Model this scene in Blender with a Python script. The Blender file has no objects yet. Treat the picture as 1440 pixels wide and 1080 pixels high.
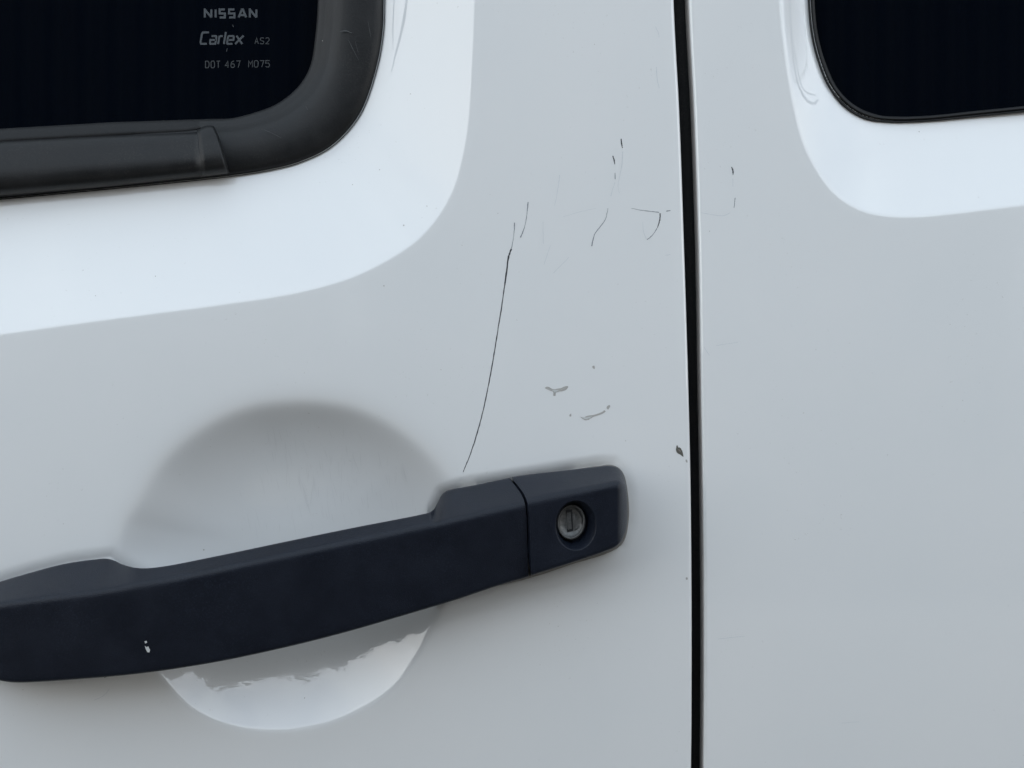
import bpy, bmesh, math, random
import numpy as np
from mathutils import Vector
random.seed(7); rng = np.random.default_rng(7)
R = math.radians
sc = bpy.context.scene
C = sc.collection

# ------------------------------------------------------------------ camera, sky, sun, exposure
S = 0.38/1440            # metres per plan unit on the door's outer surface
D = 0.55                 # camera to door
ZC = 1.0                 # height of the middle of the view above the ground
cam_d = bpy.data.cameras.new('camera'); cam = bpy.data.objects.new('camera', cam_d); C.objects.link(cam)
cam.location = (0, -D, ZC); cam.rotation_euler = (R(90), 0, 0)
cam_d.sensor_width = 36; cam_d.lens = 36*D/0.38; cam_d.clip_start = 0.01; cam_d.clip_end = 500
sc.camera = cam
w = bpy.data.worlds.new('World'); sc.world = w; w.use_nodes = True
CLOUD = 9.0
SUN_EL, SUN_AZ = 52, 25        # the sun stands behind the car
nt = w.node_tree; bg = nt.nodes['Background']
sky = nt.nodes.new('ShaderNodeTexSky'); sky.sky_type = 'NISHITA'; sky.sun_disc = False
sky.sun_elevation = R(SUN_EL); sky.sun_rotation = R(SUN_AZ); sky.dust_density = 3.0; sky.air_density = 1.0; sky.ozone_density = 1.0
bg.inputs[1].default_value = 0.12
# broken white cloud over the whole sky
_tc = nt.nodes.new('ShaderNodeTexCoord'); _cn = nt.nodes.new('ShaderNodeTexNoise'); _cn.inputs['Scale'].default_value = 2.2; _cn.inputs['Detail'].default_value = 7; _cn.inputs['Roughness'].default_value = .6
_mp = nt.nodes.new('ShaderNodeMapping'); _mp.inputs['Scale'].default_value = (1, 1, 2.2); nt.links.new(_tc.outputs['Generated'], _mp.inputs[0]); nt.links.new(_mp.outputs[0], _cn.inputs['Vector'])
_cr = nt.nodes.new('ShaderNodeValToRGB'); _cr.color_ramp.elements[0].position = .30; _cr.color_ramp.elements[0].color = (.35,)*3+(1,); _cr.color_ramp.elements[1].position = .58
nt.links.new(_cn.outputs['Fac'], _cr.inputs[0])
_mx = nt.nodes.new('ShaderNodeMix'); _mx.data_type = 'RGBA'; nt.links.new(_cr.outputs[0], _mx.inputs['Factor']); nt.links.new(sky.outputs[0], _mx.inputs['A']); 
_sx = nt.nodes.new('ShaderNodeSeparateXYZ'); nt.links.new(_tc.outputs['Generated'], _sx.inputs[0])
_hz = nt.nodes.new('ShaderNodeValToRGB'); _e = _hz.color_ramp.elements; _e[0].position = 0; _e[0].color = (1.18, 1.17, 1.15, 1); _e[1].position = .9; _e[1].color = (.50, .58, .65, 1)
_m = _e.new(.45); _m.color = (.60, .68, .755, 1)      # hazy and bright low down, thinner overhead
nt.links.new(_sx.outputs['Z'], _hz.inputs[0])
_vm = nt.nodes.new('ShaderNodeVectorMath'); _vm.operation = 'SCALE'; _vm.inputs['Scale'].default_value = CLOUD; nt.links.new(_hz.outputs[0], _vm.inputs[0]); nt.links.new(_vm.outputs[0], _mx.inputs['B'])
nt.links.new(_mx.outputs['Result'], bg.inputs[0])
sl = bpy.data.lights.new('sun', 'SUN'); sl.energy = 2.0; sl.angle = R(0.5); sl.color = (1, 0.95, 0.88)
so = bpy.data.objects.new('sun', sl); C.objects.link(so)
sd = Vector((math.sin(R(SUN_AZ))*math.cos(R(SUN_EL)), math.cos(R(SUN_AZ))*math.cos(R(SUN_EL)), math.sin(R(SUN_EL))))
so.rotation_euler = sd.to_track_quat('Z', 'Y').to_euler(); so.location = (1, 3, 5)
sc.view_settings.view_transform = 'Standard'; sc.view_settings.look = 'None'
sc.view_settings.gamma = 1; sc.view_settings.exposure = 1.31

# ------------------------------------------------------------------ helpers
def tag(o, label=None, cat=None, kind=None, group=None):
    if label: o['label'] = label
    if cat: o['category'] = cat
    if kind: o['kind'] = kind
    if group: o['group'] = group
    return o
def empty(name, loc=(0, 0, 0), parent=None):
    o = bpy.data.objects.new(name, None); C.objects.link(o); o.location = loc; o.parent = parent
    o.empty_display_size = 0.05
    return o
def mesh_np(name, V, F, mat, parent=None, smooth=True):
    """V (n,3), F list/array of quads or polygons"""
    me = bpy.data.meshes.new(name)
    V = np.asarray(V, dtype=np.float32)
    if isinstance(F, np.ndarray):
        k = F.shape[1]
        me.vertices.add(len(V)); me.vertices.foreach_set('co', V.ravel())
        me.loops.add(F.size); me.loops.foreach_set('vertex_index', F.ravel().astype(np.int32))
        me.polygons.add(len(F)); me.polygons.foreach_set('loop_start', np.arange(0, F.size, k, dtype=np.int32))
        me.update(calc_edges=True)
    else:
        me.from_pydata([tuple(v) for v in V.tolist()], [], F)
    me.validate()
    me.polygons.foreach_set('use_smooth', np.full(len(me.polygons), smooth))
    me.materials.append(mat); me.update()
    o = bpy.data.objects.new(name, me); C.objects.link(o); o.parent = parent
    return o
def Q(px, py, h=0.0):
    """design units (0.264 mm) seen on the drawing -> metres, for a feature standing h metres out of the door"""
    k = (D-h)/D
    return ((px-720)*S*k, -h, ZC-(py-540)*S*k)
def plan(px, py, h):
    k = (D-h)/D
    return 720+(np.asarray(px)-720)*k, 540+(np.asarray(py)-540)*k
def catmull(P, n=10, closed=False):
    P = np.asarray(P, float); m = len(P); out = []
    rngi = range(m) if closed else range(m-1)
    for i in rngi:
        p0 = P[(i-1) % m] if (closed or i > 0) else 2*P[0]-P[1]
        p1 = P[i]; p2 = P[(i+1) % m]
        p3 = P[(i+2) % m] if (closed or i < m-2) else 2*P[-1]-P[-2]
        # centripetal
        t0 = 0; t1 = t0+np.linalg.norm(p1-p0)**.5; t2 = t1+np.linalg.norm(p2-p1)**.5; t3 = t2+np.linalg.norm(p3-p2)**.5
        for j in range(n):
            t = t1+(t2-t1)*j/n
            A1 = (t1-t)/(t1-t0)*p0+(t-t0)/(t1-t0)*p1; A2 = (t2-t)/(t2-t1)*p1+(t-t1)/(t2-t1)*p2; A3 = (t3-t)/(t3-t2)*p2+(t-t2)/(t3-t2)*p3
            B1 = (t2-t)/(t2-t0)*A1+(t-t0)/(t2-t0)*A2; B2 = (t3-t)/(t3-t1)*A2+(t-t1)/(t3-t1)*A3
            out.append((t2-t)/(t2-t1)*B1+(t-t1)/(t2-t1)*B2)
    if not closed: out.append(P[-1])
    return np.array(out)
def sdf(poly, X, Y):
    """signed distance to closed polygon, positive inside"""
    shp = X.shape; x = X.ravel(); y = Y.ravel()
    d2 = np.full(x.shape, 1e18); ins = np.zeros(x.shape, bool)
    a = poly; b = np.roll(poly, -1, 0)
    for (ax, ay), (bx, by) in zip(a, b):
        ex, ey = bx-ax, by-ay; L = ex*ex+ey*ey
        if L < 1e-12: continue
        t = np.clip(((x-ax)*ex+(y-ay)*ey)/L, 0, 1)
        d2 = np.minimum(d2, (x-ax-t*ex)**2+(y-ay-t*ey)**2)
        if ay != by:
            ins ^= ((ay > y) != (by > y)) & (x < (bx-ax)*(y-ay)/(by-ay)+ax)
    d = np.sqrt(d2); return np.where(ins, d, -d).reshape(shp)
def ss(t): t = np.clip(t, 0, 1); return t*t*(3-2*t)
def sp(d, wd): return (d+np.sqrt(d*d+wd*wd))/2

# ------------------------------------------------------------------ materials
def M(name): 
    m = bpy.data.materials.new(name); m.use_nodes = True
    return m, m.node_tree, m.node_tree.nodes['Principled BSDF']
def N(t, typ, **kw):
    n = t.nodes.new(typ)
    for k, v in kw.items(): setattr(n, k, v)
    return n
def noise(t, scale, detail=4, rough=.5, src=None):
    n = N(t, 'ShaderNodeTexNoise'); n.inputs['Scale'].default_value = scale; n.inputs['Detail'].default_value = detail; n.inputs['Roughness'].default_value = rough
    if src is None: src = N(t, 'ShaderNodeTexCoord').outputs['Object']
    t.links.new(src, n.inputs['Vector']); return n
def ramp(t, src, stops):
    r = N(t, 'ShaderNodeValToRGB'); e = r.color_ramp.elements
    while len(e) < len(stops): e.new(0.5)
    for q, (p, c) in zip(e, stops): q.position = p; q.color = (*c, 1) if len(c) == 3 else c
    t.links.new(src, r.inputs[0]); return r
def bump(t, b, src, strength, dist, sock='Normal', prev=None):
    n = N(t, 'ShaderNodeBump'); n.inputs['Strength'].default_value = strength; n.inputs['Distance'].default_value = dist
    t.links.new(src, n.inputs['Height'])
    if prev is not None: t.links.new(prev.outputs[0], n.inputs['Normal'])
    t.links.new(n.outputs[0], b.inputs[sock]); return n
def simple(name, col, rough=.5, **kw):
    m, t, b = M(name); b.inputs['Base Color'].default_value = (*col, 1); b.inputs['Roughness'].default_value = rough
    for k, v in kw.items(): b.inputs[k].default_value = v
    return m

def paint_mat():
    m, t, b = M('white_paint')
    co = N(t, 'ShaderNodeTexCoord')
    n1 = noise(t, 9, 5, .6, co.outputs['Object'])
    base = ramp(t, n1.outputs['Fac'], [(0.3, (0.765, 0.775, 0.77)), (0.7, (0.80, 0.80, 0.79))])
    # fine dust specks
    n2 = noise(t, 900, 2, .5, co.outputs['Object'])
    n3 = noise(t, 22, 3, .6, co.outputs['Object'])
    sp_ = ramp(t, n2.outputs['Fac'], [(0.70, (0, 0, 0)), (0.78, (1, 1, 1))])
    mk = ramp(t, n3.outputs['Fac'], [(0.45, (0, 0, 0)), (0.7, (.55, .55, .55))])
    mul = N(t, 'ShaderNodeMath', operation='MULTIPLY'); t.links.new(sp_.outputs[0], mul.inputs[0]); t.links.new(mk.outputs[0], mul.inputs[1])
    mix = N(t, 'ShaderNodeMix', data_type='RGBA'); t.links.new(mul.outputs[0], mix.inputs['Factor']); t.links.new(base.outputs[0], mix.inputs['A']); mix.inputs['B'].default_value = (.42, .40, .36, 1)
    t.links.new(mix.outputs['Result'], b.inputs['Base Color'])
    b.inputs['Roughness'].default_value = .45; b.inputs['Specular IOR Level'].default_value = .3
    b.inputs['Coat Weight'].default_value = 1; b.inputs['Coat Roughness'].default_value = .06; b.inputs['Coat IOR'].default_value = 1.75
    n4 = noise(t, 420, 2, .5, co.outputs['Object'])
    bump(t, b, n4.outputs['Fac'], .075, .0004, 'Coat Normal')
    n5 = noise(t, 130, 3, .5, co.outputs['Object'])
    rr = ramp(t, n5.outputs['Fac'], [(.35, (.015,)*3), (.7, (.045,)*3)]); t.links.new(rr.outputs[0], b.inputs['Coat Roughness'])
    return m
PAINT = paint_mat()
def plastic(name, c0, c1, rough, grain, scale=2600, spec=.5):
    m, t, b = M(name)
    co = N(t, 'ShaderNodeTexCoord').outputs['Object']
    n = noise(t, 60, 5, .65, co); r = ramp(t, n.outputs['Fac'], [(.3, c0), (.72, c1)])
    n2 = noise(t, 1500, 3, .7, co); n3 = noise(t, 35, 4, .6, co)
    f2 = ramp(t, n2.outputs['Fac'], [(.52, (0, 0, 0)), (.75, (1, 1, 1))]); f3 = ramp(t, n3.outputs['Fac'], [(.4, (.12,)*3), (.7, (1, 1, 1))])
    mu = N(t, 'ShaderNodeMath', operation='MULTIPLY'); t.links.new(f2.outputs[0], mu.inputs[0]); t.links.new(f3.outputs[0], mu.inputs[1])
    mx = N(t, 'ShaderNodeMix', data_type='RGBA'); t.links.new(mu.outputs[0], mx.inputs['Factor']); t.links.new(r.outputs[0], mx.inputs['A']); mx.inputs['B'].default_value = (c1[0]*2.6, c1[1]*2.5, c1[2]*2.2, 1)
    t.links.new(mx.outputs['Result'], b.inputs['Base Color'])
    rr = ramp(t, n.outputs['Fac'], [(.3, (rough-.06,)*3), (.7, (rough+.08,)*3)]); t.links.new(rr.outputs[0], b.inputs['Roughness'])
    b.inputs['Specular IOR Level'].default_value = spec
    g = noise(t, scale, 2, .5, co); bump(t, b, g.outputs['Fac'], grain, .0002)
    return m
HANDLE = plastic('handle_plastic', (.0042, .0064, .0125), (.0075, .0105, .0190), .40, .6, spec=.28)
TRIM = plastic('weathered_trim', (.0075, .0080, .0090), (.0145, .0145, .015), .40, .25, 1500, .3)
RUBBER = plastic('seal_rubber', (.009, .0095, .0105), (.016, .016, .0165), .5, .2, 1200, .25)
GLASS = simple('dark_tinted_glass', (.0010, .0022, .0048), .015, **{'IOR': 1.45})
PRINT = simple('glass_print', (.052, .060, .068), .6)
METAL_M, t_, b_ = M('worn_lock_metal')
_n = noise(t_, 900, 5, .7); _r = ramp(t_, _n.outputs['Fac'], [(.3, (.07, .07, .07)), (.75, (.17, .17, .165))]); t_.links.new(_r.outputs[0], b_.inputs['Base Color'])
b_.inputs['Metallic'].default_value = .55; b_.inputs['Roughness'].default_value = .42; bump(t_, b_, _n.outputs['Fac'], .5, .0002)
DARK = simple('slot_dark', (.004, .004, .005), .6)
SCR_D = simple('scratch_dark', (.035, .035, .04), .7)
SCR_M = simple('scratch_grey', (.22, .23, .25), .7)
SCR_F = simple('scratch_faint', (.60, .62, .63), .7)
CHIP = simple('primer_chip', (.40, .385, .36), .8)
CHIP_D = simple('bare_chip', (.10, .095, .08), .7)
PALE = simple('pale_nick', (.55, .56, .55), .6)
HEM = simple('hem_sealer', (.50, .47, .45), .6)

# ------------------------------------------------------------------ outlines (design units)
# closed loops, the far sides run on beyond the picture as the car does
F_CREASE = [(667, 0), (664, 100), (660, 170), (652, 220), (640, 262), (620, 300), (590, 335), (550, 363), (500, 388), (450, 404), (400, 415), (300, 430), (200, 443), (100, 456), (0, 470), (-400, 520), (-1200, 620), (-2700, 800), (-2880, 700), (-2900, 500), (-2300, -900), (-1900, -1500), (-1700, -1580), (-500, -1640), (500, -1640), (640, -1560), (676, -1400), (672, -600), (669, -200)]
F_OUT = [(541, 0), (538.7, 50), (529, 101), (505.6, 163), (466.7, 206), (420, 229), (373, 240.5), (323, 248), (284, 252.5), (155, 265.5), (0, 280), (-400, 316), (-1200, 400), (-2600, 560), (-2690, 500), (-2700, 400), (-2150, -850), (-1800, -1400), (-1650, -1470), (-500, -1520), (400, -1520), (520, -1470), (548, -1350), (545, -600), (543, -200)]
F_IN = [(447, 0), (443.4, 50), (436, 93), (420, 121), (389, 146), (352, 160), (323, 166.5), (284, 168), (240, 169.5), (155, 173), (0, 181.6), (-400, 210), (-1200, 290), (-2500, 450), (-2580, 420), (-2590, 350), (-2080, -800), (-1750, -1310), (-1620, -1380), (-500, -1420), (340, -1420), (420, -1380), (452, -1290), (450, -600), (449, -200)]
R_CREASE = [(1100.6, 0), (1106, 67), (1117, 142), (1132, 202), (1155, 247), (1181, 277), (1215, 296), (1252, 303), (1290, 303.7), (1350, 298), (1440, 287), (2000, 225), (3300, 60), (3450, -50), (3480, -200), (3300, -1300), (3150, -1500), (2900, -1600), (1400, -1640), (1180, -1620), (1110, -1540), (1090, -1400), (1094, -600), (1098, -200)]
R_OUT = [(1135.5, 0), (1140, 48.7), (1149, 86), (1162.5, 120), (1185, 150), (1215, 168), (1252, 173), (1285, 172.5), (1315, 170.5), (1360, 166), (1440, 158), (2000, 100), (3200, -50), (3330, -150), (3350, -300), (3180, -1200), (3050, -1400), (2850, -1470), (1400, -1520), (1220, -1500), (1150, -1440), (1125, -1340), (1130, -600), (1134, -200)]
R_IN = [(1145.6, 0), (1151, 52), (1162.5, 92), (1180, 127), (1207, 151), (1237, 162), (1265, 164), (1290, 163.5), (1320, 161.5), (1362, 157), (1440, 149), (2000, 90), (3190, -62), (3312, -155), (3335, -300), (3166, -1195), (3045, -1385), (2845, -1458), (1405, -1508), (1226, -1490), (1160, -1430), (1136, -1330), (1140, -600), (1144, -200)]
F_CREASE, F_OUT, F_IN, R_CREASE, R_OUT, R_IN = [catmull(a, 8, True) for a in (F_CREASE, F_OUT, F_IN, R_CREASE, R_OUT, R_IN)]
def at_depth(P, h): x, y = plan(P[:, 0], P[:, 1], h); return np.stack([x, y], 1)
FW_DEP, RW_DEP = .0125, .0105; WOFF = -.0010
F_OUT_P = at_depth(F_OUT, -FW_DEP); R_OUT_P = at_depth(R_OUT, -RW_DEP)
SEAM_L = np.array([(958-30, -2000), (940, -400), (948, 0), (956, 160), (963, 360), (968.5, 540), (971.7, 680), (973.3, 900), (972.5, 1080), (966, 1500), (940, 2600)], float)
SEAM_R = np.array([(960-20, -2000), (957, -400), (969, 0), (977, 160), (983.5, 360), (986.5, 540), (989, 680), (990.8, 900), (989.8, 1080), (984, 1500), (960, 2600)], float)
for _s in (SEAM_L, SEAM_R):
    _z = (_s[:, 1]-540)*S; _h = -np.where(_z > -.03, np.minimum(_z+.03, .25)**2/3.4, 0); _s[:, 0] = 720+(_s[:, 0]-720)*(D-_h)/D
_sl = catmull(SEAM_L, 20); _sr = catmull(SEAM_R, 20)
seamL = lambda y: np.interp(y, _sl[:, 1], _sl[:, 0])
seamR = lambda y: np.interp(y, _sr[:, 1], _sr[:, 0])

# outline of the handle's foot on the door
FOOT = [(40, 806), (90, 793), (150, 785), (205, 830), (400, 800), (590, 760), (623, 697), (650, 686), (720, 675), (800, 662), (840, 656), (862, 655), (874, 664), (881, 692), (882, 735), (872, 765), (800, 793), (745, 811), (640, 836), (400, 880), (200, 925), (100, 950), (10, 956), (-20, 945), (-36, 900), (-30, 836), (0, 818)]
FOOT = np.array(FOOT, float)
# ------------------------------------------------------------------ skins as height functions
BX, BY, BA, BB, BDEP = 408, 801, 239, 238, .0205
_bo = catmull([(158, 790), (170, 745), (188, 714), (225, 655), (280, 607), (340, 578), (400, 568), (445, 568), (500, 578), (560, 608), (612, 655), (640, 700), (650, 750), (645, 800), (625, 850), (600, 898), (585, 927), (552, 972), (500, 1008), (440, 1030), (380, 1037), (315, 1028), (262, 1003), (228, 968), (195, 920), (168, 850)], 12, True)
_ba = np.arctan2(_bo[:, 1]-BY, _bo[:, 0]-BX); _br = np.hypot(_bo[:, 0]-BX, _bo[:, 1]-BY); _o = np.argsort(_ba)
BOWL_A = np.concatenate([_ba[_o]-2*math.pi, _ba[_o], _ba[_o]+2*math.pi]); BOWL_R = np.tile(_br[_o], 3)
def h_body(x, y):
    zz = (540-y)*S; xx = (x-720)*S
    lo = np.minimum(zz-.03, 0); lo = np.where(lo < -.22, .22**2+2*.22*(-lo-.22), lo*lo)   # the sides tuck in towards the sill
    return -np.maximum(zz-.03, 0)**2/(2*20)-lo/(2*1.7) - xx**2/(2*9)
def window_h(x, y, crease, out, dep, pw, wd, cut=None):
    do = sdf(crease, x, y); di = -sdf(out, x, y)
    a = sp(do, wd); b = np.maximum(di, 0)
    t = a/(a+b+1e-6)
    t = np.where(do < -40, 0, t); 
    f = 1-(1-np.clip(t, 0, 1))**pw
    return -dep*f, di
def bowl_h(x, y):
    u = (x-BX)/BA; v = (y-BY)/BB
    ang = np.arctan2(y-BY, x-BX)
    r = np.hypot(x-BX, y-BY)/np.interp(ang, BOWL_A, BOWL_R)
    wd = .015+.042*ss((-v/np.maximum(r, .05)+.55)/1.1)
    g = sp(1-r, wd)
    g = np.where(r > 1.6, 0, g*(1-ss((r-1.2)/.4)))
    pw = 3.5-1.8*ss((v+.2)/.6)
    gg = 1-(1-np.minimum(g, 1))**pw
    dep = .0175*(1+.5*ss(-u/.9)*ss(v/.8))
    return -dep*gg
def h_front(x, y, full=False):
    x = np.atleast_1d(np.asarray(x, float)); y = np.atleast_1d(np.asarray(y, float))
    hw, di = window_h(x, y, F_CREASE, F_OUT_P, FW_DEP, 1.15, 2.0)
    h = h_body(x, y)+hw+bowl_h(x, y)
    # the sheet turns in towards the handle's feet
    near = (x < 980) & (y > 560) & (y < 1060)
    dd = np.full(x.shape, -99.)
    if near.any(): dd[near] = sdf(FOOT, x[near], y[near])
    q = np.clip(1+dd/19, 0, 1); h = h-.0024*q*q*np.where(x < 600, .5, 1)*(1-.6*ss((x-830)/50))
    return (h, di) if full else h
def h_rear(x, y, full=False):
    x = np.asarray(x, float); y = np.asarray(y, float)
    hw, di = window_h(x, y, R_CREASE, R_OUT_P, RW_DEP, 1.15, 2.0)
    h = h_body(x, y)+hw
    return (h, di) if full else h
def axis(a, b, fa, fb, step):
    fine = list(np.arange(fa, fb, step))+[fb]
    lo = []; p = fa; s = step
    while p > a: s = min(s*1.25, 40); p -= s; lo.append(max(p, a))
    hi = []; p = fb; s = step
    while p < b: s = min(s*1.25, 40); p += s; hi.append(min(p, b))
    return np.unique(np.array(lo[::-1]+fine+hi))
def skin(name, edge, side, x_far, x_f0, x_f1, hf, parent, step):
    ys = axis(-1800, 1900, -25, 1105, step)
    if side > 0: xs = axis(x_far, x_f1, x_f0, x_f1, step)   # seam on the right
    else: xs = axis(x_f0, x_far, x_f0, x_f1, step)
    X, Y = np.meshgrid(xs, ys)
    e = edge(Y)
    # pull the columns nearest the seam on to the seam line
    ref = x_f1 if side > 0 else x_f0
    wgt = ss(1-np.abs(X-ref)/250)
    X = X+wgt*(e-ref)
    H, di = hf(X, Y, True)
    # rounded hem at the seam
    hem = 4.5
    de = np.abs(X-e); ed = np.clip(1-de/hem, 0, 1)
    H = H-hem*S*(1-np.sqrt(np.maximum(0, 1-ed**2)))
    nY, nX = X.shape
    V = np.stack([(X-720)*S, -H, ZC-(Y-540)*S], -1)
    # turn the sheet in at the seam
    xe = V[:, -1] if side > 0 else V[:, 0]
    cols = []
    for k, (dx, dy) in enumerate([(0, .002), (0, .006), (0, .011)]):
        c = xe.copy(); c[:, 1] += dy; c[:, 0] += dx; cols.append(c[:, None])
    if side > 0: V = np.concatenate([V]+cols, 1); keepx = np.concatenate([di, np.full((nY, 3), 99.)], 1)
    else: V = np.concatenate(cols[::-1]+[V], 1); keepx = np.concatenate([np.full((nY, 3), 99.), di], 1)
    nX += 3
    idx = np.arange(nY*nX).reshape(nY, nX)
    a = idx[:-1, :-1]; F = np.stack([a, idx[1:, :-1], idx[1:, 1:], idx[:-1, 1:]], -1).reshape(-1, 4)
    ok = (np.maximum.reduce([keepx[:-1, :-1], keepx[1:, :-1], keepx[1:, 1:], keepx[:-1, 1:]]) > (-12 if side > 0 else -5)).ravel()
    F = F[ok]
    used = np.zeros(nY*nX, bool); used[F.ravel()] = True
    remap = np.cumsum(used)-1
    o = mesh_np(name, V.reshape(-1, 3)[used], remap[F], PAINT, parent)
    if side < 0:
        o.data.materials.append(HEM)
        ci = np.tile(np.arange(nX-1), nY-1)[ok]
        if len(o.data.polygons) == len(F): o.data.polygons.foreach_set('material_index', (ci < 3).astype(np.int32))
    return o

# ------------------------------------------------------------------ the car
car = tag(empty('parked_car', (0, 0, 0)), 'scratched white parked car, its side doors seen close, with black handle and dark windows', 'car')
front = skin('front_door', seamL, +1, -3300, -25, 948, h_front, car, 1.7)
tag(front, 'white front door with scratches and black pull handle')
rear = skin('rear_door', seamR, -1, 3800, 969, 1465, h_rear, car, 1.9)
tag(rear, 'clean white rear door right of the black gap')

def strip(name, A, B, prof, mat, parent, closed=True):
    """loft between two matched outlines; prof = [(t, h)]"""
    n = len(A); V = []; m = len(prof)
    for i in range(n):
        for (t, h) in prof:
            p = A[i]*(1-t)+B[i]*t; V.append(Q(p[0], p[1], h+WOFF))
    F = []
    for i in range(n if closed else n-1):
        j = (i+1) % n
        for k in range(m-1): F.append((i*m+k, i*m+k+1, j*m+k+1, j*m+k))
    if not closed:
        F.append(tuple(range(m))); F.append(tuple((n-1)*m+k for k in range(m))[::-1])
    return mesh_np(name, V, F, mat, parent)
def pane(name, outline, grow_h, h, mat, parent):
    c = outline.mean(0); P = outline
    V = [Q(p[0], p[1], h) for p in P]+[Q(p[0], p[1], h-.004) for p in P]; n = len(P)
    bm = bmesh.new(); vs = [bm.verts.new(v) for v in V]
    f1 = bm.faces.new(vs[:n]); f2 = bm.faces.new(vs[n:][::-1])
    for i in range(n): bm.faces.new((vs[i], vs[i+n], vs[(i+1) % n+n], vs[(i+1) % n]))
    bmesh.ops.triangulate(bm, faces=[f1, f2])
    bmesh.ops.recalc_face_normals(bm, faces=bm.faces)
    me = bpy.data.meshes.new(name); bm.to_mesh(me); bm.free(); me.materials.append(mat)
    o = bpy.data.objects.new(name, me); C.objects.link(o); o.parent = parent; return o
def grown(inner, outer, t): return inner*(1-t)+outer*t

GH = -.0220
pane('window_pane', grown(F_IN, F_OUT, .10), 0, GH, GLASS, front)
ENDF = -.0118
prof = [(.0, -.0205), (.0, -.0170), (.015, -.0158), (.05, -.0150), (.10, -.0147), (.15, -.0140), (.22, -.0115), (.30, -.0100), (.40, -.0092), (.55, -.0087), (.70, -.0087), (.84, -.0091), (.92, -.0097), (.965, -.0106), (.985, -.0118), (.985, -.0150)]
tag(strip('window_surround', F_IN, F_OUT, prof, TRIM, front), 'weathered black window surround with rounded corner')
prof = [(.99, -.016), (1.0, -.0112), (1.008, -.0112), (1.016, -.016)]
strip('edge_seal', F_IN, F_OUT, prof, DARK, front)
pane('window_pane', grown(R_IN, R_OUT, .2), 0, -.0150, GLASS, rear)
prof = [(.0, -.0135), (.02, -.0112), (.12, -.0103), (.35, -.0098), (.52, -.0101), (.60, -.0108), (.66, -.0104), (.80, -.0096), (.92, -.0099), (1.0, -.0112), (1.02, -.0140)]
strip('window_seal', R_IN, R_OUT, prof, RUBBER, rear)

# belt moulding at the bottom of the front window
def belt(name, xs, top, bot, prof, mat, parent, lift=0):
    V = []; F = []; m = len(prof)
    for x in xs:
        for (t, h) in prof:
            y = top(x)*(1-t)+bot(x)*t; V.append(Q(x, y, h+lift+WOFF-(.0045*float(ss((x-262)/50)) if 'lip' in name else 0)))
    for i in range(len(xs)-1):
        for k in range(m-1): F.append((i*m+k, i*m+k+1, (i+1)*m+k+1, (i+1)*m+k))
    F.append(tuple(range(m))); F.append(tuple((len(xs)-1)*m+k for k in range(m))[::-1])
    return mesh_np(name, V, F, mat, parent)
btop = lambda x: np.interp(x, [-2600, -1200, -400, 0, 150, 272, 300], [500, 320, 235, 199, 191, 186, 184])
bbot = lambda x: np.interp(x, [-2600, -1200, -400, 0, 155, 284, 330], [556, 396, 312, 275, 262, 248, 243])
bp = [(0, -.016), (.0, -.0085), (.03, -.0066), (.10, -.0056), (.22, -.0050), (.36, -.0042), (.50, -.0034), (.64, -.0030), (.78, -.0033), (.88, -.0042), (.95, -.0060), (1.0, -.0085), (1.0, -.016)]
belt('belt_moulding', np.concatenate([np.linspace(-2600, -400, 12), np.linspace(-350, 284, 50)]), btop, bbot, bp, TRIM, front)
# end cap, sheared at its right end
V = []; F = []; us = np.linspace(0, 1, 22); m = len(bp)
for u in us:
    for (t, h) in bp:
        x0 = 277+5*t; x1 = 305+19*t-5*(1-t)**6; x = x0*(1-u)+x1*u
        y = (181.5-5*ss(u*1.6))*(1-t)+(249-5.5*u)*t
        e = math.sqrt(max(0, 1-max(0, (u-.86)/.14)**2)); l = .0012*ss(u*5)-.0002
        V.append(Q(x, y, WOFF+(-.0150+(h+l+.0150)*(.25+.75*e) if h > -.015 else h)))
for i in range(21):
    for k in range(m-1): F.append((i*m+k, i*m+k+1, (i+1)*m+k+1, (i+1)*m+k))
F.append(tuple(range(m))); F.append(tuple(21*m+k for k in range(m))[::-1])
mesh_np('moulding_end_cap', V, F, TRIM, front)
# thin wiper lip between glass and moulding
ltop = lambda x: np.interp(x, [-2500, -1200, -400, 0, 155, 300], [452, 290, 210, 181, 172, 167])
lbot = lambda x: np.interp(x, [-2500, -1200, -400, 0, 155, 265, 325], [500, 326, 240, 202, 193, 187, 168])
belt('glass_wiper_lip', np.concatenate([np.linspace(-2400, -400, 12), np.linspace(-350, 318, 50)]), ltop, lbot,
     [(0, -.019), (.03, -.0150), (.2, -.0139), (.6, -.0134), (1.0, -.0120), (1.0, -.018)], RUBBER, front)

# weatherstrip down in the gap between the doors
ys = np.linspace(-1780, 1880, 160); V = []; F = []
ws = [(-.012, -.020), (-.006, -.0165), (0.0, -.0145), (.003, -.0140), (.007, -.0150), (.013, -.020)]
for y in ys:
    xc = float(seamL(y)+seamR(y))/2
    for (dx, h) in ws:
        V.append(((xc-720)*S+dx, -h-float(h_body(np.array(xc), np.array(float(y)))), ZC-(y-540)*S))
m = len(ws)
for i in range(len(ys)-1):
    for k in range(m-1): F.append((i*m+k, i*m+k+1, (i+1)*m+k+1, (i+1)*m+k))
mesh_np('door_weatherstrip', V, F, RUBBER, car)

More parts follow.
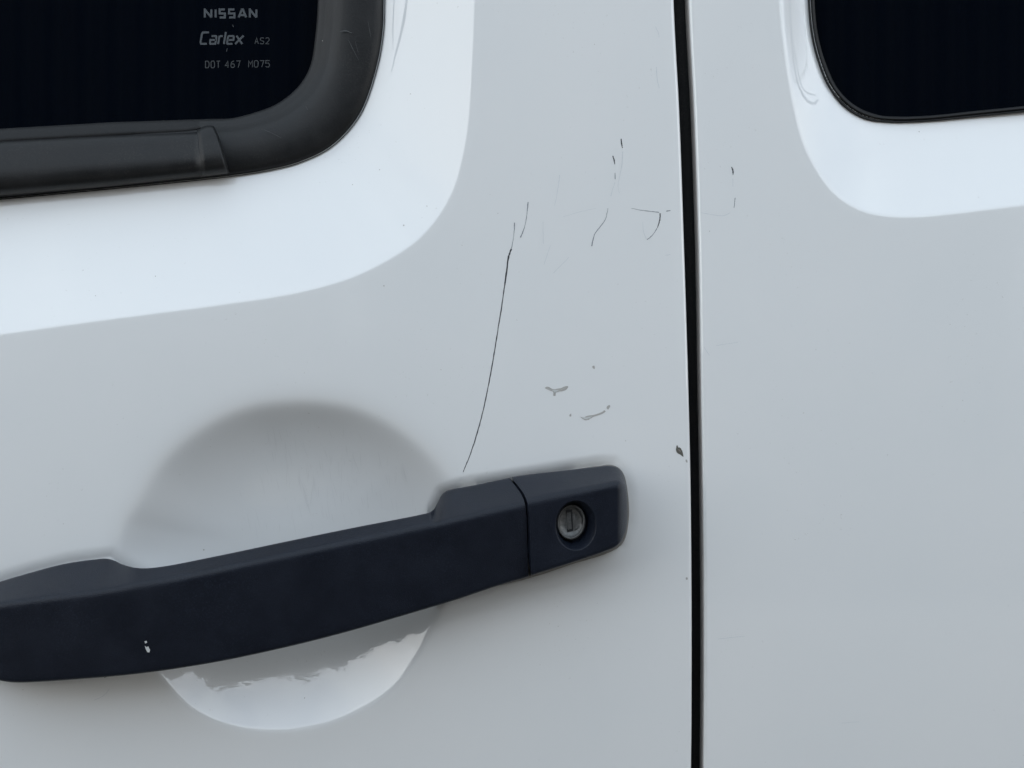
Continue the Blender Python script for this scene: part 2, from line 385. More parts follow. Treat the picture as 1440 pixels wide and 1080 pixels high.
# ------------------------------------------------------------------ door handle
def rsec(pts, radii, per=6, lin=10, dens=None):
    """open polyline with rounded corners; fixed count of points"""
    out = []; n = len(pts); P = [np.array(p, float) for p in pts]
    ent = [P[0]]; seq = []
    prev = P[0]
    for i in range(1, n):
        c = P[i]
        if i < n-1:
            lp = np.linalg.norm(P[i-1]-c); ln = np.linalg.norm(P[i+1]-c)
            a = c+(P[i-1]-c)*min(radii[i]/max(lp, 1e-9), .45); b = c+(P[i+1]-c)*min(radii[i]/max(ln, 1e-9), .45)
        else: a = b = c
        k = lin if dens is None else dens[i-1]
        for j in range(k): out.append(prev+(a-prev)*j/k)
        if i < n-1:
            for j in range(per): 
                t = j/per; out.append(a*(1-t)**2+c*2*t*(1-t)+b*t*t)
        prev = b
    out.append(P[-1]); return out
UM = .000264
def loft(name, us, fT, fC, fB, hT, hC, hB, hK, shear, mat, parent, dens, dish=None, capL=True, capR=True):
    rows = []; allp = []
    for u in us:
        T, Cc, B = float(fT(u)), float(fC(u)), float(fB(u))
        pts = [(T, hK(u)/UM), (T, hT(u)/UM), (Cc, hC(u)/UM), (B, hB(u)/UM), (B-3, hK(u)/UM)]
        sec = rsec(pts, [0, 4, 9, 6, 0], 6, 8, dens)
        allp.append([(u, p[0], p[1]*UM) for p in sec])
    A = np.array(allp); nS, m, _ = A.shape
    px = A[:, :, 0]; py = A[:, :, 1]; h = A[:, :, 2]
    px = px+shear(px, py)
    if dish is not None: h = h+dish(px, py, h)
    k = (D-h)/D
    V = np.stack([(px-720)*S*k, -h, ZC-(py-540)*S*k], -1).reshape(-1, 3)
    F = []
    idx = np.arange(nS*m).reshape(nS, m)
    for i in range(nS-1):
        for j in range(m):
            jj = (j+1) % m
            F.append((int(idx[i, j]), int(idx[i, jj]), int(idx[i+1, jj]), int(idx[i+1, j])))
    if capL: F.append(tuple(int(q) for q in idx[0][::-1]))
    if capR: F.append(tuple(int(q) for q in idx[-1]))
    o = mesh_np(name, V, F, mat, parent)
    bm = bmesh.new(); bm.from_mesh(o.data); bmesh.ops.recalc_face_normals(bm, faces=bm.faces)
    for f in bm.faces:
        if len(f.verts) > 4:
            for e in f.edges: e.smooth = False
    bm.to_mesh(o.data); bm.free(); return o
def curve(pts, n=12):
    c = catmull(pts, n); return lambda u: np.interp(u, c[:, 0], c[:, 1])
cT = curve([(-40, 850), (-30, 836), (-15, 824), (0, 818), (40, 806), (90, 793), (130, 787), (150, 785.5), (160, 788), (172, 793.5), (188, 798), (205, 799), (230, 796.5), (300, 783), (400, 762), (500, 741.5), (590, 724), (604, 720.5), (611, 716), (617, 706), (623, 697), (631, 691), (642, 688), (670, 684), (720, 676), (760, 669)])
cC = curve([(-40, 872), (-30, 862), (-15, 854), (0, 850), (60, 842), (133, 833), (258, 811), (382, 785), (511, 758), (640, 731), (700, 717), (760, 704)])
cB = curve([(-40, 920), (-34, 935), (-22, 948), (-8, 955), (10, 959), (30, 960), (100, 956), (200, 947), (300, 932), (400, 911), (480, 891), (560, 868), (640, 844), (700, 824), (745, 811), (760, 806)])
def endL(u, a=-40, wd=22): return math.sqrt(max(0.0, 1-max(0, 1-(u-a)/wd)**2))
def grip(u): return float(ss((u-150)/45)*ss((618-u)/14))
hC = lambda u: .003+(.0165+.0055*math.sin(math.pi*min(max((u+40)/790, 0), 1)))*max(endL(u), .05)
hB = lambda u: hC(u)-.0042*endL(u)
hT = lambda u: (.004+.0115*grip(u))*max(endL(u), .1)+.0012
hK = lambda u: -.010+.012*grip(u)
seamC = curve([(660, 716), (675, 720.5), (683, 727), (694, 735), (706, 740), (722, 742.5), (760, 744), (811, 745.5), (840, 746)])
def shearH(px, py): return ss((px-560)/185)*(seamC(py)-746)
usH = np.unique(np.concatenate([np.linspace(-40, -18, 14), np.linspace(-18, 140, 30), np.linspace(140, 235, 40), np.linspace(235, 595, 60), np.linspace(595, 650, 50), np.linspace(650, 743.5, 20)]))
handle = loft('door_handle', usH, cT, cC, cB, hT, hC, hB, hK, shearH, HANDLE, front, [4, 10, 20, 4])
tag(handle, 'black textured pull handle bridging the dished pocket')
# lock cover beside the handle
kT = curve([(700, 678.5), (745, 671), (800, 662.5), (840, 656.5), (858, 655), (868, 657.5), (875, 664), (879, 675), (881.3, 688), (882, 699)])
kC = curve([(700, 713), (742, 705.5), (811, 691), (850, 682), (868, 678.5), (876, 681), (880, 690), (882, 704)])
kB = curve([(700, 826), (745, 810.5), (800, 793), (850, 776), (864, 770), (872, 763.5), (877.5, 753), (880.5, 742), (882, 733)])
def endR(u): return math.sqrt(max(0.0, 1-max(0, (u-868)/14.5)**2))
khC = lambda u: .002+(.0175+.001)*max(endR(u), .03) - .0000
khB = lambda u: khC(u)-.0022*endR(u)
khT = lambda u: .0012+.004*max(endR(u), .1)
khK = lambda u: -.010
def shearK(px, py): return ss((852-px)/105)*(seamC(py)-746)
RC, RR = np.array([810., 739.]), np.array([28.5, 35.]); FC, FR = np.array([804., 735.]), np.array([20.5, 25.5]); DDEP = .0062
def dishf(px, py, h):
    def f(t): 
        cx = RC[0]+(FC[0]-RC[0])*t; cy = RC[1]+(FC[1]-RC[1])*t; rx = RR[0]+(FR[0]-RR[0])*t; ry = RR[1]+(FR[1]-RR[1])*t
        return ((px-cx)/rx)**2+((py-cy)/ry)**2-1
    lo = np.zeros_like(px); hi = np.ones_like(px)
    for _ in range(18):
        md = (lo+hi)/2; ins = f(md) < 0; lo = np.where(ins, md, lo); hi = np.where(ins, hi, md)
    t = (lo+hi)/2; t = np.where(f(0*px) >= 0, 0, t)
    q = np.where(t > .995, 1, t)
    return np.where(h > .008, -DDEP*(q**1.15), 0)
usK = np.unique(np.concatenate([np.linspace(747.5, 775, 14), np.linspace(775, 845, 80), np.linspace(845, 862, 10), 862+20*np.sin(np.linspace(0, math.pi/2, 22))]))
cover = loft('lock_cover', usK, kT, kC, kB, khT, khC, khB, khK, shearK, HANDLE, front, [4, 14, 130, 4], dishf)
tag(cover, 'black lock cover at the right end of the handle')

gp = catmull([(636, 690), (650, 685.6), (720, 674.6), (800, 661.6), (840, 655.4), (862, 654.4), (875, 663.4), (882.5, 692), (883.5, 735), (873, 766.5), (800, 794.6), (745, 812.6), (690, 826)], 8)
V = []; F = []
for i, p in enumerate(gp):
    d = gp[min(i+1, len(gp)-1)]-gp[max(i-1, 0)]; d /= np.linalg.norm(d); nn = np.array([d[1], -d[0]])
    for (o_, h_) in ((-3, .0012), (-.3, .0014), (.1, .0008), (.4, -.004)): V.append(Q(p[0]+nn[0]*o_, p[1]+nn[1]*o_, h_))
for i in range(len(gp)-1):
    for k in range(3): F.append((4*i+k, 4*i+4+k, 4*i+5+k, 4*i+1+k))
mesh_np('handle_gasket', V, F, simple('gasket_grey', (.20, .19, .175), .7), front)
# lock barrel: ring, face, slot with shutter
LH = .0205-.0022*.25-DDEP+.0002
def ell(cx, cy, rx, ry, h, n=48, rot=.12):
    out = []
    for i in range(n):
        a = 2*math.pi*i/n; x = rx*math.cos(a); y = ry*math.sin(a)
        xr = x*math.cos(rot)+y*math.sin(-rot)*-1*-1; yr = -x*math.sin(-rot)*-1+y*math.cos(rot)
        out.append((cx+x*math.cos(rot)-y*math.sin(rot), cy+x*math.sin(rot)+y*math.cos(rot), h-.00002*x*0))
    return out
def lath(name, rings, mat, parent, n=48, cap=True):
    V = []; F = []
    for (cx, cy, rx, ry, h) in rings: V += [Q(*p) for p in ell(cx, cy, rx, ry, h, n)]
    for k in range(len(rings)-1):
        for i in range(n): F.append((k*n+i, k*n+(i+1) % n, (k+1)*n+(i+1) % n, (k+1)*n+i))
    if cap: F.append(tuple(range((len(rings)-1)*n, len(rings)*n)))
    return mesh_np(name, V, F, mat, parent)
cx, cy = 803.2, 734
lath('lock_barrel', [(cx, cy, 20.2, 25, LH-.001), (cx, cy, 20.2, 25, LH+.0011), (cx, cy, 19.6, 24.3, LH+.0016), (cx, cy, 17.6, 22.2, LH+.0017), (cx, cy, 16.6, 21.2, LH+.0012), (cx, cy, 16, 20.6, LH+.0009), (cx, cy, 8, 10, LH+.0009)], METAL_M, front)
def slab(name, poly, h0, h1, mat, parent):
    n = len(poly); V = [Q(x, y, h1) for x, y in poly]+[Q(x, y, h0) for x, y in poly]
    F = [tuple(range(n)), tuple(range(n, 2*n))[::-1]]+[(i, i+n, (i+1) % n+n, (i+1) % n) for i in range(n)]
    o = mesh_np(name, V, F, mat, parent, False)
    bm = bmesh.new(); bm.from_mesh(o.data); bmesh.ops.recalc_face_normals(bm, faces=bm.faces); bm.to_mesh(o.data); bm.free(); return o
slab('key_slot', [(795.6, 717.4), (804.6, 716.2), (806.2, 746.5), (797.6, 748.6), (797.2, 744), (798.2, 743.6), (797, 722), (795.8, 722.4)], LH+.0008, LH+.00105, DARK, front)
slab('slot_shutter', [(796.9, 721), (802.4, 720.2), (804, 743.6), (798.6, 745)], LH+.0009, LH+.00125, METAL_M, front)
slab('barrel_mark', [(809, 716), (815, 720), (818.6, 727), (819, 733), (817.6, 737), (818, 732), (817.6, 727.6), (814, 721)], LH+.0009, LH+.0011, DARK, front)
slab('barrel_mark', [(807.5, 746), (813, 741.5), (815, 740), (811, 744.5)], LH+.0009, LH+.0011, DARK, front)

# ------------------------------------------------------------------ scratches, nicks, chips: thin marks following the sheet
def ribbon(name, pts, widths, mat, parent, hf=h_front, lift=.00004, n=8, label=None, wob=.3):
    c = catmull(pts, n); k = len(c); wv = np.interp(np.linspace(0, 1, k), np.linspace(0, 1, len(widths)), widths)
    wv = wv*(1+wob*rng.uniform(-1, 1, k))
    d = np.gradient(c, axis=0); d /= np.linalg.norm(d, axis=1)[:, None]+1e-9; nn = np.stack([-d[:, 1], d[:, 0]], 1)
    c = c+nn*rng.normal(0, .12, (k, 1))
    V = []; F = []
    L = c+nn*wv[:, None]/2; Rr = c-nn*wv[:, None]/2
    hl = hf(L[:, 0], L[:, 1])+lift; hr = hf(Rr[:, 0], Rr[:, 1])+lift
    for i in range(k):
        V.append(((L[i, 0]-720)*S, -hl[i], ZC-(L[i, 1]-540)*S)); V.append(((Rr[i, 0]-720)*S, -hr[i], ZC-(Rr[i, 1]-540)*S))
    for i in range(k-1): F.append((2*i, 2*i+2, 2*i+3, 2*i+1))
    o = mesh_np(name, V, F, mat, parent)
    if label: o['label'] = label
    return o
sc_ = lambda *a, **k: ribbon('scratch', *a, **k)
sc_([(719, 350), (715, 362), (712, 385), (707, 420), (700, 465), (693, 508), (684, 556), (674, 598), (662, 637), (651, 664)], [1.8, 2.2, 1.7, 1.3, 1.5, 1.2, 1.3, 1.2, .9], SCR_D, front, label='long thin dark scratch running down to the handle')
sc_([(723.5, 313), (723, 325), (721.5, 338), (719, 350)], [1.6, .7, .6, .9], SCR_M, front)
sc_([(742.5, 284), (741, 300), (738, 318), (732, 334)], [1.6, .7, .7, 1.4], SCR_M, front)
sc_([(873.5, 195), (874, 201), (875.5, 208)], [1.2, 2.0, .9], SCR_D, front)
sc_([(875.8, 213), (874.5, 232), (871, 250), (869, 262), (871.5, 272)], [1, .8, .5, .5, .4], SCR_F, front, label='faint pale scratch')
sc_([(861.8, 219), (863.5, 225), (864.5, 231)], [1.6, 1.9, .8], SCR_D, front)
sc_([(865, 243), (865, 252)], [1, .9], SCR_M, front)
sc_([(865, 256), (861, 268), (859, 276)], [.6, .5, .9], SCR_F, front, label='faint pale scratch')
sc_([(855, 293), (851, 309), (843, 320), (836, 330), (832, 346)], [.6, .8, .9, .9, 1.5], SCR_M, front)
sc_([(888, 293), (905, 296), (927, 298.5)], [.5, .8, 1.1], SCR_M, front)
sc_([(937, 297), (943, 296)], [1.2, 1], SCR_M, front)
sc_([(928.4, 300), (928, 308), (924.5, 320)], [1.9, 1.5, 1], SCR_D, front)
sc_([(924, 321), (918, 330), (910, 337)], [1, .7, 1.3], SCR_M, front)
sc_([(904, 312), (905, 326), (909, 336)], [.4, .6, .8], SCR_F, front, label='faint pale scratch')
sc_([(922, 37), (926, 46), (927, 52)], [.9, .8, .7], SCR_F, front, label='faint pale scratch')
sc_([(923.5, 94), (924, 108), (927, 124)], [1.2, .8, .8], SCR_F, front, label='faint pale scratch')
sc_([(787, 246), (785, 262), (780, 290)], [1, .6, .4], SCR_F, front, label='faint pale scratch')
sc_([(763.5, 312), (764, 343)], [.6, .6], SCR_F, front, label='faint pale scratch')
sc_([(774, 345), (765, 372)], [.5, .6], SCR_F, front, label='faint pale scratch')
sc_([(800, 362), (778, 384)], [.5, .6], SCR_F, front, label='faint pale scratch')
sc_([(792, 305), (815, 298), (838, 293)], [.4, .5, .4], SCR_F, front, label='faint pale scratch')
sc_([(936, 359), (943, 358)], [1, .6], SCR_F, front)
rs = lambda *a, **k: ribbon('scratch', *a, hf=h_rear, **k)
rs([(1029, 234.5), (1031, 240), (1031, 246)], [1.5, 2.1, .9], SCR_D, rear)
rs([(1030.8, 251), (1031, 262)], [.9, .7], SCR_F, rear)
rs([(1034, 278), (1032.5, 292)], [1.2, .7], SCR_M, rear)
rs([(986, 299), (1004, 302), (1018, 303), (1027, 299)], [.6, .7, .8, .9], SCR_F, rear, label='faint pale scratch')
rs([(990, 488), (998, 500)], [.6, .5], SCR_F, rear)
rs([(1007, 486), (1038, 481)], [.5, .7], SCR_F, rear)
rs([(1012, 902), (1038, 899), (1050, 898)], [.5, .7, .5], SCR_F, rear)
rs([(1190, 1024), (1215, 1022)], [.5, .4], SCR_F, rear)
sc_([(146, 975), (138, 984), (124, 991)], [.7, 1, .6], SCR_F, front)
sc_([(139, 958), (147, 956)], [.9, .5], SCR_M, front)
# hair-fine rubbing marks in the upper pocket, from finger nails and rings
V = []; F = []
cnt = 0
Xs, Ys, Xe, Ye, Wd = [], [], [], [], []
for i in range(150):
    x = rng.normal(485, 75); y = rng.uniform(600, 745); L = rng.uniform(6, 34)
    r = math.hypot((x-BX)/BA, (y-BY)/BB)
    if r > .93 or y+L > 742+(500-x)*.2: continue
    a = rng.normal(.12, .12)
    Xs.append(x); Ys.append(y); Xe.append(x+L*math.sin(a)); Ye.append(y+L*math.cos(a)); Wd.append(rng.uniform(.25, .55))
P0 = np.stack([Xs, Ys], 1); P1 = np.stack([Xe, Ye], 1); Wd = np.array(Wd)
for k in range(4):
    a = P0+(P1-P0)*k/4; b = P0+(P1-P0)*(k+1)/4
    for pa, pb, wv in zip(a, b, Wd):
        pass
allq = []
for k in range(5):
    c = P0+(P1-P0)*k/4; ww = (Wd*math.sin(math.pi*(k+.5)/5))[:, None]*np.array([[.5, 0]])
    allq.append((c+ww, c-ww))
base = 0
for k in range(5):
    for q in allq[k]:
        h = h_front(q[:, 0], q[:, 1])+.00004
        V += [((q[i, 0]-720)*S, -h[i], ZC-(q[i, 1]-540)*S) for i in range(len(q))]
n = len(P0)
for k in range(4):
    for i in range(n): F.append(((2*k)*n+i, (2*k+1)*n+i, (2*k+3)*n+i, (2*k+2)*n+i))
tag(mesh_np('rubbing_marks', V, F, simple('rub_grey', (.64, .645, .64), .6), front), 'fine vertical rubbing marks in the handle pocket', kind='stuff')

def chip(name, poly, mat, parent, hf=h_front, lift=.00006, label=None):
    c = catmull(poly, 3, True); c = c+rng.normal(0, .18, c.shape)
    h = hf(c[:, 0], c[:, 1])+lift
    V = [((c[i, 0]-720)*S, -h[i], ZC-(c[i, 1]-540)*S) for i in range(len(c))]
    bm = bmesh.new(); vs = [bm.verts.new(v) for v in V]; f = bm.faces.new(vs); f.normal_update()
    if f.normal.y > 0: f.normal_flip()
    bmesh.ops.triangulate(bm, faces=bm.faces)
    me = bpy.data.meshes.new(name); bm.to_mesh(me); bm.free(); me.materials.append(mat)
    o = bpy.data.objects.new(name, me); C.objects.link(o); o.parent = parent
    if label: o['label'] = label
    return o
chip('paint_chip', [(766, 545.5), (771, 544), (777, 547), (788, 546), (795, 543), (799, 543), (795, 549), (787, 550.5), (782, 552), (781, 557), (778, 556), (778, 551), (773, 549)], CHIP, front, label='pale grey paint chip shaped like a smear')
chip('paint_chip', [(768.5, 546.4), (776, 548), (789, 548), (797, 544.5), (787, 549), (780, 550.2), (780, 554), (779, 550.5)], PALE, front, lift=.00009)
chip('paint_chip', [(815, 585.5), (821, 587), (825, 585), (832, 584), (846, 580), (850, 577), (852, 578.5), (846, 582.5), (834, 586.5), (828, 590), (823, 591)], CHIP, front, label='thin torn paint chip')
chip('paint_chip', [(818, 586.6), (824, 587), (833, 585.4), (829, 588), (824, 589.8)], PALE, front, lift=.00009)
chip('paint_chip', [(853, 573), (857, 569.5), (858, 571.5), (855, 576)], CHIP, front)
chip('paint_chip', [(801, 583), (803.5, 582), (803, 585.5), (801, 585.5)], CHIP, front)
chip('paint_chip', [(833, 515), (836, 514.5), (836, 519), (834, 518)], CHIP, front)
chip('paint_chip', [(951, 632), (952.5, 626), (954.5, 629), (957, 630), (959.5, 634), (961.5, 643), (957, 639.5), (952, 636.5)], CHIP_D, front, label='dark brown paint chip beside the door gap')
chip('paint_chip', [(954, 632.4), (957, 633), (958, 635.5), (955.5, 634.5)], simple('chip_brown', (.2, .175, .15), .7), front, lift=.00009)
chip('paint_chip', [(965, 646), (967, 648), (966.6, 651), (965, 649)], CHIP, front)
chip('paint_chip', [(966, 814), (968.4, 813.6), (968, 817), (966.4, 817)], CHIP, front)
for (x, y, s_) in [(540, 402, .9), (130, 415, .8), (109, 378, .7), (214, 387, .7), (575, 126, .8), (531, 234, .8), (492, 255, .7), (567, 316, 1.1), (600, 289, .8), (447, 46, .6), (836, 62, .6), (85, 738, .6), (422, 991, .9), (727, 450, .5), (1380, 276, .6), (1304, 178, .9), (998, 325, .7), (272, 781, 1.1), (700, 300, .5), (1250, 640, .5), (880, 620, .5), (1120, 760, .5), (620, 520, .6)]:
    f = x < 960; poly = [(x-s_, y), (x, y-s_*1.1), (x+s_, y+.1), (x+.1, y+s_)]
    chip('dust_speck', poly, CHIP, front if f else rear, h_front if f else h_rear)
# nick in the handle's face
def onhandle(poly, mat, name):
    V = []
    for x, y in poly:
        hh = hC(x)-(y-float(cC(x)))/(float(cB(x))-float(cC(x)))*.0042+.00006
        V.append(Q(x, y, hh))
    return mesh_np(name, V, [tuple(range(len(V)))], mat, front)
tag(onhandle([(203.5, 908), (206, 910), (208.5, 909), (211, 914), (210, 917.5), (207, 917), (205, 913)], PALE, 'handle_nick'), 'pale nick in the black handle')
onhandle([(203, 902), (206, 901), (207, 903.5), (204.5, 905)], PALE, 'handle_nick')

# marks on the black trim and reflections painted as grey ribbons on the window bevels
tf = lambda x, y: np.full(np.shape(x), -.0085+WOFF)
TS = simple('trim_scuff', (.055, .056, .058), .7)
for pts, wv in (([(474, 36), (482, 35), (491, 38)], [.6, 2.2, .6]), ([(486, 48), (493, 62), (501, 77)], [.4, .8, .4]), ([(496, 50), (500, 66)], [.3, .6]), ([(425, 143), (428, 148)], [1.2, .6]), ([(365, 176), (378, 182), (390, 188)], [.4, .7, .4]), ([(514, 20), (518, 44)], [.3, .6, .3])):
    ribbon('trim_scuff', pts, wv, TS, front, hf=tf, lift=.0003, n=5)
REFL = simple('painted_reflection', (.66, .675, .68), .5)
ribbon('painted_reflection', [(570, -20), (566, 12), (560, 40), (552, 70), (547, 92)], [3, 4, 3.4, 2, .8], REFL, front, n=10, wob=.2)
ribbon('painted_reflection', [(551, -20), (549, 20), (549, 60)], [1.6, 1.4, .5], REFL, front, n=6)
ribbon('painted_reflection', [(1113, -20), (1116, 40), (1119, 85), (1124, 112), (1131, 128), (1141, 139), (1151, 140), (1157, 134)], [1.6, 1.6, 1.8, 2.2, 3.4, 3.2, 4.5, 1.5], REFL, rear, hf=h_rear, n=6, wob=.2)
ribbon('painted_reflection', [(1120, 60), (1126, 100), (1133, 121), (1143, 127), (1154, 128)], [.6, 1.2, 1.8, 2.0, 1.2], REFL, rear, hf=h_rear, n=6, wob=.2)
# dirt caught along the handle, brownish
DI = simple('dirt_smear', (.52, .48, .42), .8)
ribbon('dirt_streak', [(36, 960.5), (90, 958.5), (140, 954)], [.8, 1.4, .6], DI, front, n=10, wob=.6)
# ------------------------------------------------------------------ print on the front window
PH = GH+.00006
def strokes(name, segs, width, mat, parent):
    """segs: list of polylines in design units, drawn as flat mitred ribbons"""
    V = []; F = []
    for k, P in enumerate(segs):
        P = np.array(P, float); n = len(P); closed = np.allclose(P[0], P[-1]) and n > 2
        if closed: P = P[:-1]; n -= 1
        left = []; right = []
        for i in range(n):
            a = P[i-1] if (i > 0 or closed) else None; b = P[(i+1) % n] if (i < n-1 or closed) else None
            def nr(u, v): d = v-u; d = d/np.linalg.norm(d); return np.array([-d[1], d[0]])
            if a is None: m_ = nr(P[i], b)
            elif b is None: m_ = nr(a, P[i])
            else:
                n1, n2 = nr(a, P[i]), nr(P[i], b); m_ = n1+n2; m_ = m_/max(np.dot(m_, m_)/2, .35)
            left.append(P[i]+m_*width/2); right.append(P[i]-m_*width/2)
        b0 = len(V); hh = PH+.000004*k
        for l, r_ in zip(left, right): V += [Q(l[0], l[1], hh), Q(r_[0], r_[1], hh)]
        for i in range(n if closed else n-1):
            j = (i+1) % n; F.append((b0+2*i, b0+2*j, b0+2*j+1, b0+2*i+1))
    o = mesh_np(name, V, F, mat, parent, False)
    return o
def place(glyphs, x, y, w_, h_, gap, text, slant=0, rise=0):
    out = []; x0 = x
    for ch in text:
        if ch == ' ': x += w_*.8; continue
        gw, g = glyphs[ch]
        for pl in g: out.append([(x+a*w_*gw+slant*(1-b)*h_, y+b*h_+rise*(x-x0)) for a, b in pl])
        x += w_*gw+gap
    return out
BIG = {'N': (1, [[(0, 1), (0, 0), (.12, 0)], [(.0, .02), (1, .98)], [(1, 1), (1, 0)]]),
       'I': (.0, [[(0, 0), (0, 1)]]),
       'S': (1, [[(1, 0), (0, 0), (0, .5), (1, .5), (1, 1), (0, 1)]]),
       'A': (1, [[(0, 1), (.42, 0), (.58, 0), (1, 1)], [(.18, .70), (.82, .70)]])}
x = 288.0; segs = []
for ch, w_ in [('N', 9.2), ('I', 1), ('S', 7.4), ('S', 7.4), ('A', 10.5), ('N', 9.2)]:
    gw, g = BIG[ch]
    for pl in g: segs.append([(x+a*w_*gw, 13.3+b*11.2) for a, b in pl])
    x += w_*gw+(5.6 if ch == 'I' else 6.0 if ch != 'A' else 5.2)
lt = strokes('glass_lettering', segs, 2.9, PRINT, front); tag(lt, 'bold grey maker name printed on the window')
car_g = {'C': (1, [[(1, 0), (.12, 0), (0, .12), (0, .88), (.12, 1), (.95, 1)]]),
         'a': (1, [[(.1, .32), (.9, .32), (1, .42), (1, 1), (.1, 1), (0, .9), (0, .66), (1, .66)]]),
         'r': (.6, [[(0, 1.02), (0, .30)], [(0, .42), (.4, .32), (1, .32)]]),
         'l': (.0, [[(0, -.04), (0, 1.02)]]),
         'e': (1, [[(.05, .66), (1, .66), (1, .42), (.9, .32), (.1, .32), (0, .42), (0, .9), (.1, 1), (.95, 1)]]),
         'x': (1.15, [[(0, .28), (1, 1.02)], [(1, .28), (0, 1.02)]])}
x = 281.6; segs = []
for ch, w_, gp in [('C', 9.8, 3.6), ('a', 7.8, 4.0), ('r', 7.5, 3.6), ('l', 1, 4.2), ('e', 8.2, 3.4), ('x', 8.6, 0)]:
    gw, g = car_g[ch]
    for pl in g: segs.append([(x+a*w_*gw+(1-b)*2.6, 45.6+b*16) for a, b in pl])
    x += w_*gw+gp
tag(strokes('glass_lettering', segs, 2.7, PRINT, front), 'slanted grey glass maker mark printed on the window')
TH = {'A': (1, [[(0, 1), (.5, 0), (1, 1)], [(.2, .66), (.8, .66)]]), 'S': (1, [[(1, .12), (.8, 0), (.2, 0), (0, .2), (.1, .42), (.9, .58), (1, .8), (.8, 1), (.2, 1), (0, .88)]]),
      '2': (1, [[(0, .15), (.2, 0), (.8, 0), (1, .2), (.9, .48), (0, 1), (1, 1)]]), 'D': (1, [[(0, 0), (.65, 0), (1, .25), (1, .75), (.65, 1), (0, 1), (0, 0)]]),
      'O': (1, [[(.25, 0), (.75, 0), (1, .2), (1, .8), (.75, 1), (.25, 1), (0, .8), (0, .2), (.25, 0)]]), '0': (1, [[(.25, 0), (.75, 0), (1, .2), (1, .8), (.75, 1), (.25, 1), (0, .8), (0, .2), (.25, 0)]]),
      'T': (1, [[(0, 0), (1, 0)], [(.5, 0), (.5, 1)]]), '4': (1, [[(.75, 1), (.75, 0), (0, .7), (1, .7)]]), '6': (1, [[(.9, 0), (.3, .1), (0, .5), (0, .8), (.25, 1), (.75, 1), (1, .8), (.9, .5), (.5, .42), (.05, .55)]]),
      '7': (1, [[(0, 0), (1, 0), (.45, 1)]]), 'M': (1, [[(0, 1), (0, 0), (.5, .5), (1, 0), (1, 1)]]), '5': (1, [[(1, 0), (.05, 0), (0, .42), (.7, .38), (1, .6), (1, .8), (.75, 1), (.2, 1), (0, .88)]])}
PRINT2 = simple('glass_print_fine', (.034, .038, .041), .6)
tag(strokes('glass_lettering', place(TH, 358.4, 53.2, 5.0, 8.4, 2.6, 'AS2'), 1.05, PRINT2, front), 'small grey letters AS2')
tag(strokes('glass_lettering', place(TH, 289.0, 86.0, 5.0, 9.4, 2.7, 'DOT', rise=-.01)+place(TH, 316.8, 85.8, 5.0, 9.2, 2.9, '467', rise=-.01)+place(TH, 349.6, 85.4, 5.4, 9.0, 2.6, 'M075', rise=-.01), 1.15, PRINT2, front), 'small grey approval code printed on the window')
strokes('glass_lettering', [[(327, 34.5), (328.4, 38)], [(319.4, 68), (318.6, 72.5)]], .9, PRINT2, front)['label'] = 'tiny pale specks between the printed lines'

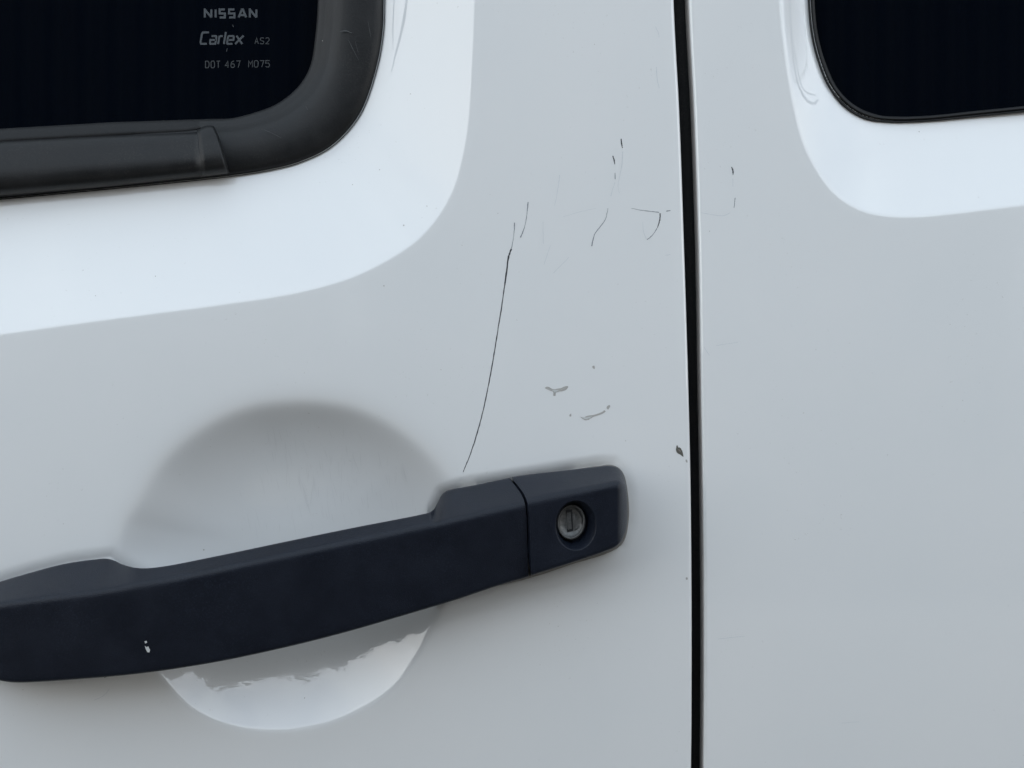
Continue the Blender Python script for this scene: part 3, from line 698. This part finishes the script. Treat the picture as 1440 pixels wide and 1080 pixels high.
# ------------------------------------------------------------------ rest of the car, coarse, outside the frame
def box(name, x0, x1, y0, y1, z0, z1, mat, parent, bev=0):
    bm = bmesh.new(); bmesh.ops.create_cube(bm, size=1)
    for v in bm.verts: v.co = ((x0+x1)/2+v.co.x*(x1-x0), (y0+y1)/2+v.co.y*(y1-y0), (z0+z1)/2+v.co.z*(z1-z0))
    if bev: bmesh.ops.bevel(bm, geom=bm.edges[:], offset=bev, segments=4, affect='EDGES', profile=.5)
    me = bpy.data.meshes.new(name); bm.to_mesh(me); bm.free(); me.materials.append(mat)
    for p in me.polygons: p.use_smooth = bool(bev)
    o = bpy.data.objects.new(name, me); C.objects.link(o); o.parent = parent; return o
box('cabin', -1.0, .78, .05, 1.65, .42, 1.66, DARK, car)
box('roof', -.9, 1.9, .045, 1.65, 1.63, 1.72, PAINT, car, .03)
box('sill', -1.2, 1.0, .03, 1.65, .36, .63, PAINT, car, .02)
box('front_fender', -2.1, -1.068, .03, 1.66, .42, 1.12, PAINT, car, .04)
box('rear_quarter', .822, 2.0, .03, 1.66, .42, 1.68, PAINT, car, .04)

# ------------------------------------------------------------------ ground and what the paint and glass mirror
gm, t, b = M('asphalt'); n = noise(t, 60, 8, .7); r = ramp(t, n.outputs['Fac'], [(.3, (.055, .050, .043)), (.75, (.095, .086, .074))]); t.links.new(r.outputs[0], b.inputs['Base Color'])
b.inputs['Roughness'].default_value = .9; bump(t, b, n.outputs['Fac'], .5, .01)
o = mesh_np('ground', [(-80, -80, 0), (80, -80, 0), (80, 80, 0), (-80, 80, 0)], [(0, 1, 2, 3)], gm); tag(o, 'dark asphalt ground under the car', kind='structure')
# corrugated wall with a rising top edge, mirrored in the glass and paint
fm, t, b = M('corrugated_sheet'); n = noise(t, 3, 5, .6); r = ramp(t, n.outputs['Fac'], [(.3, (.006, .0075, .008)), (.7, (.011, .012, .012))]); t.links.new(r.outputs[0], b.inputs['Base Color']); b.inputs['Roughness'].default_value = .7; b.inputs['Specular IOR Level'].default_value = .1
fence = tag(empty('corrugated_fence', (0, -3.1, 0)), 'dark corrugated metal fence mirrored faintly in the windows', 'fence')
ftop = lambda x: np.interp(x, [-3.3, -2.8, -1.65, -1.3, 0, .9, 1.35, 1.9, 3.4], [1.2, 1.3, 2.02, 2.07, 2.10, 2.06, 1.97, 1.62, 1.3])
rg = np.random.default_rng(3)
for i in range(7):
    x0 = -3.2+i*.92; V = []; F = []
    xs = np.linspace(0, .915, 120); jag = .0 if i == 0 else jag
    for x in xs:
        jag = .92*jag+.012*rg.normal()
        yy = .011*math.cos(x*2*math.pi/.076); V += [(x0+x, yy, .03), (x0+x, yy, float(ftop(x0+x))+jag)]
    for k in range(len(xs)-1): F.append((2*k, 2*k+1, 2*k+3, 2*k+2))
    mesh_np('corrugated_panel', V, F, fm, fence)
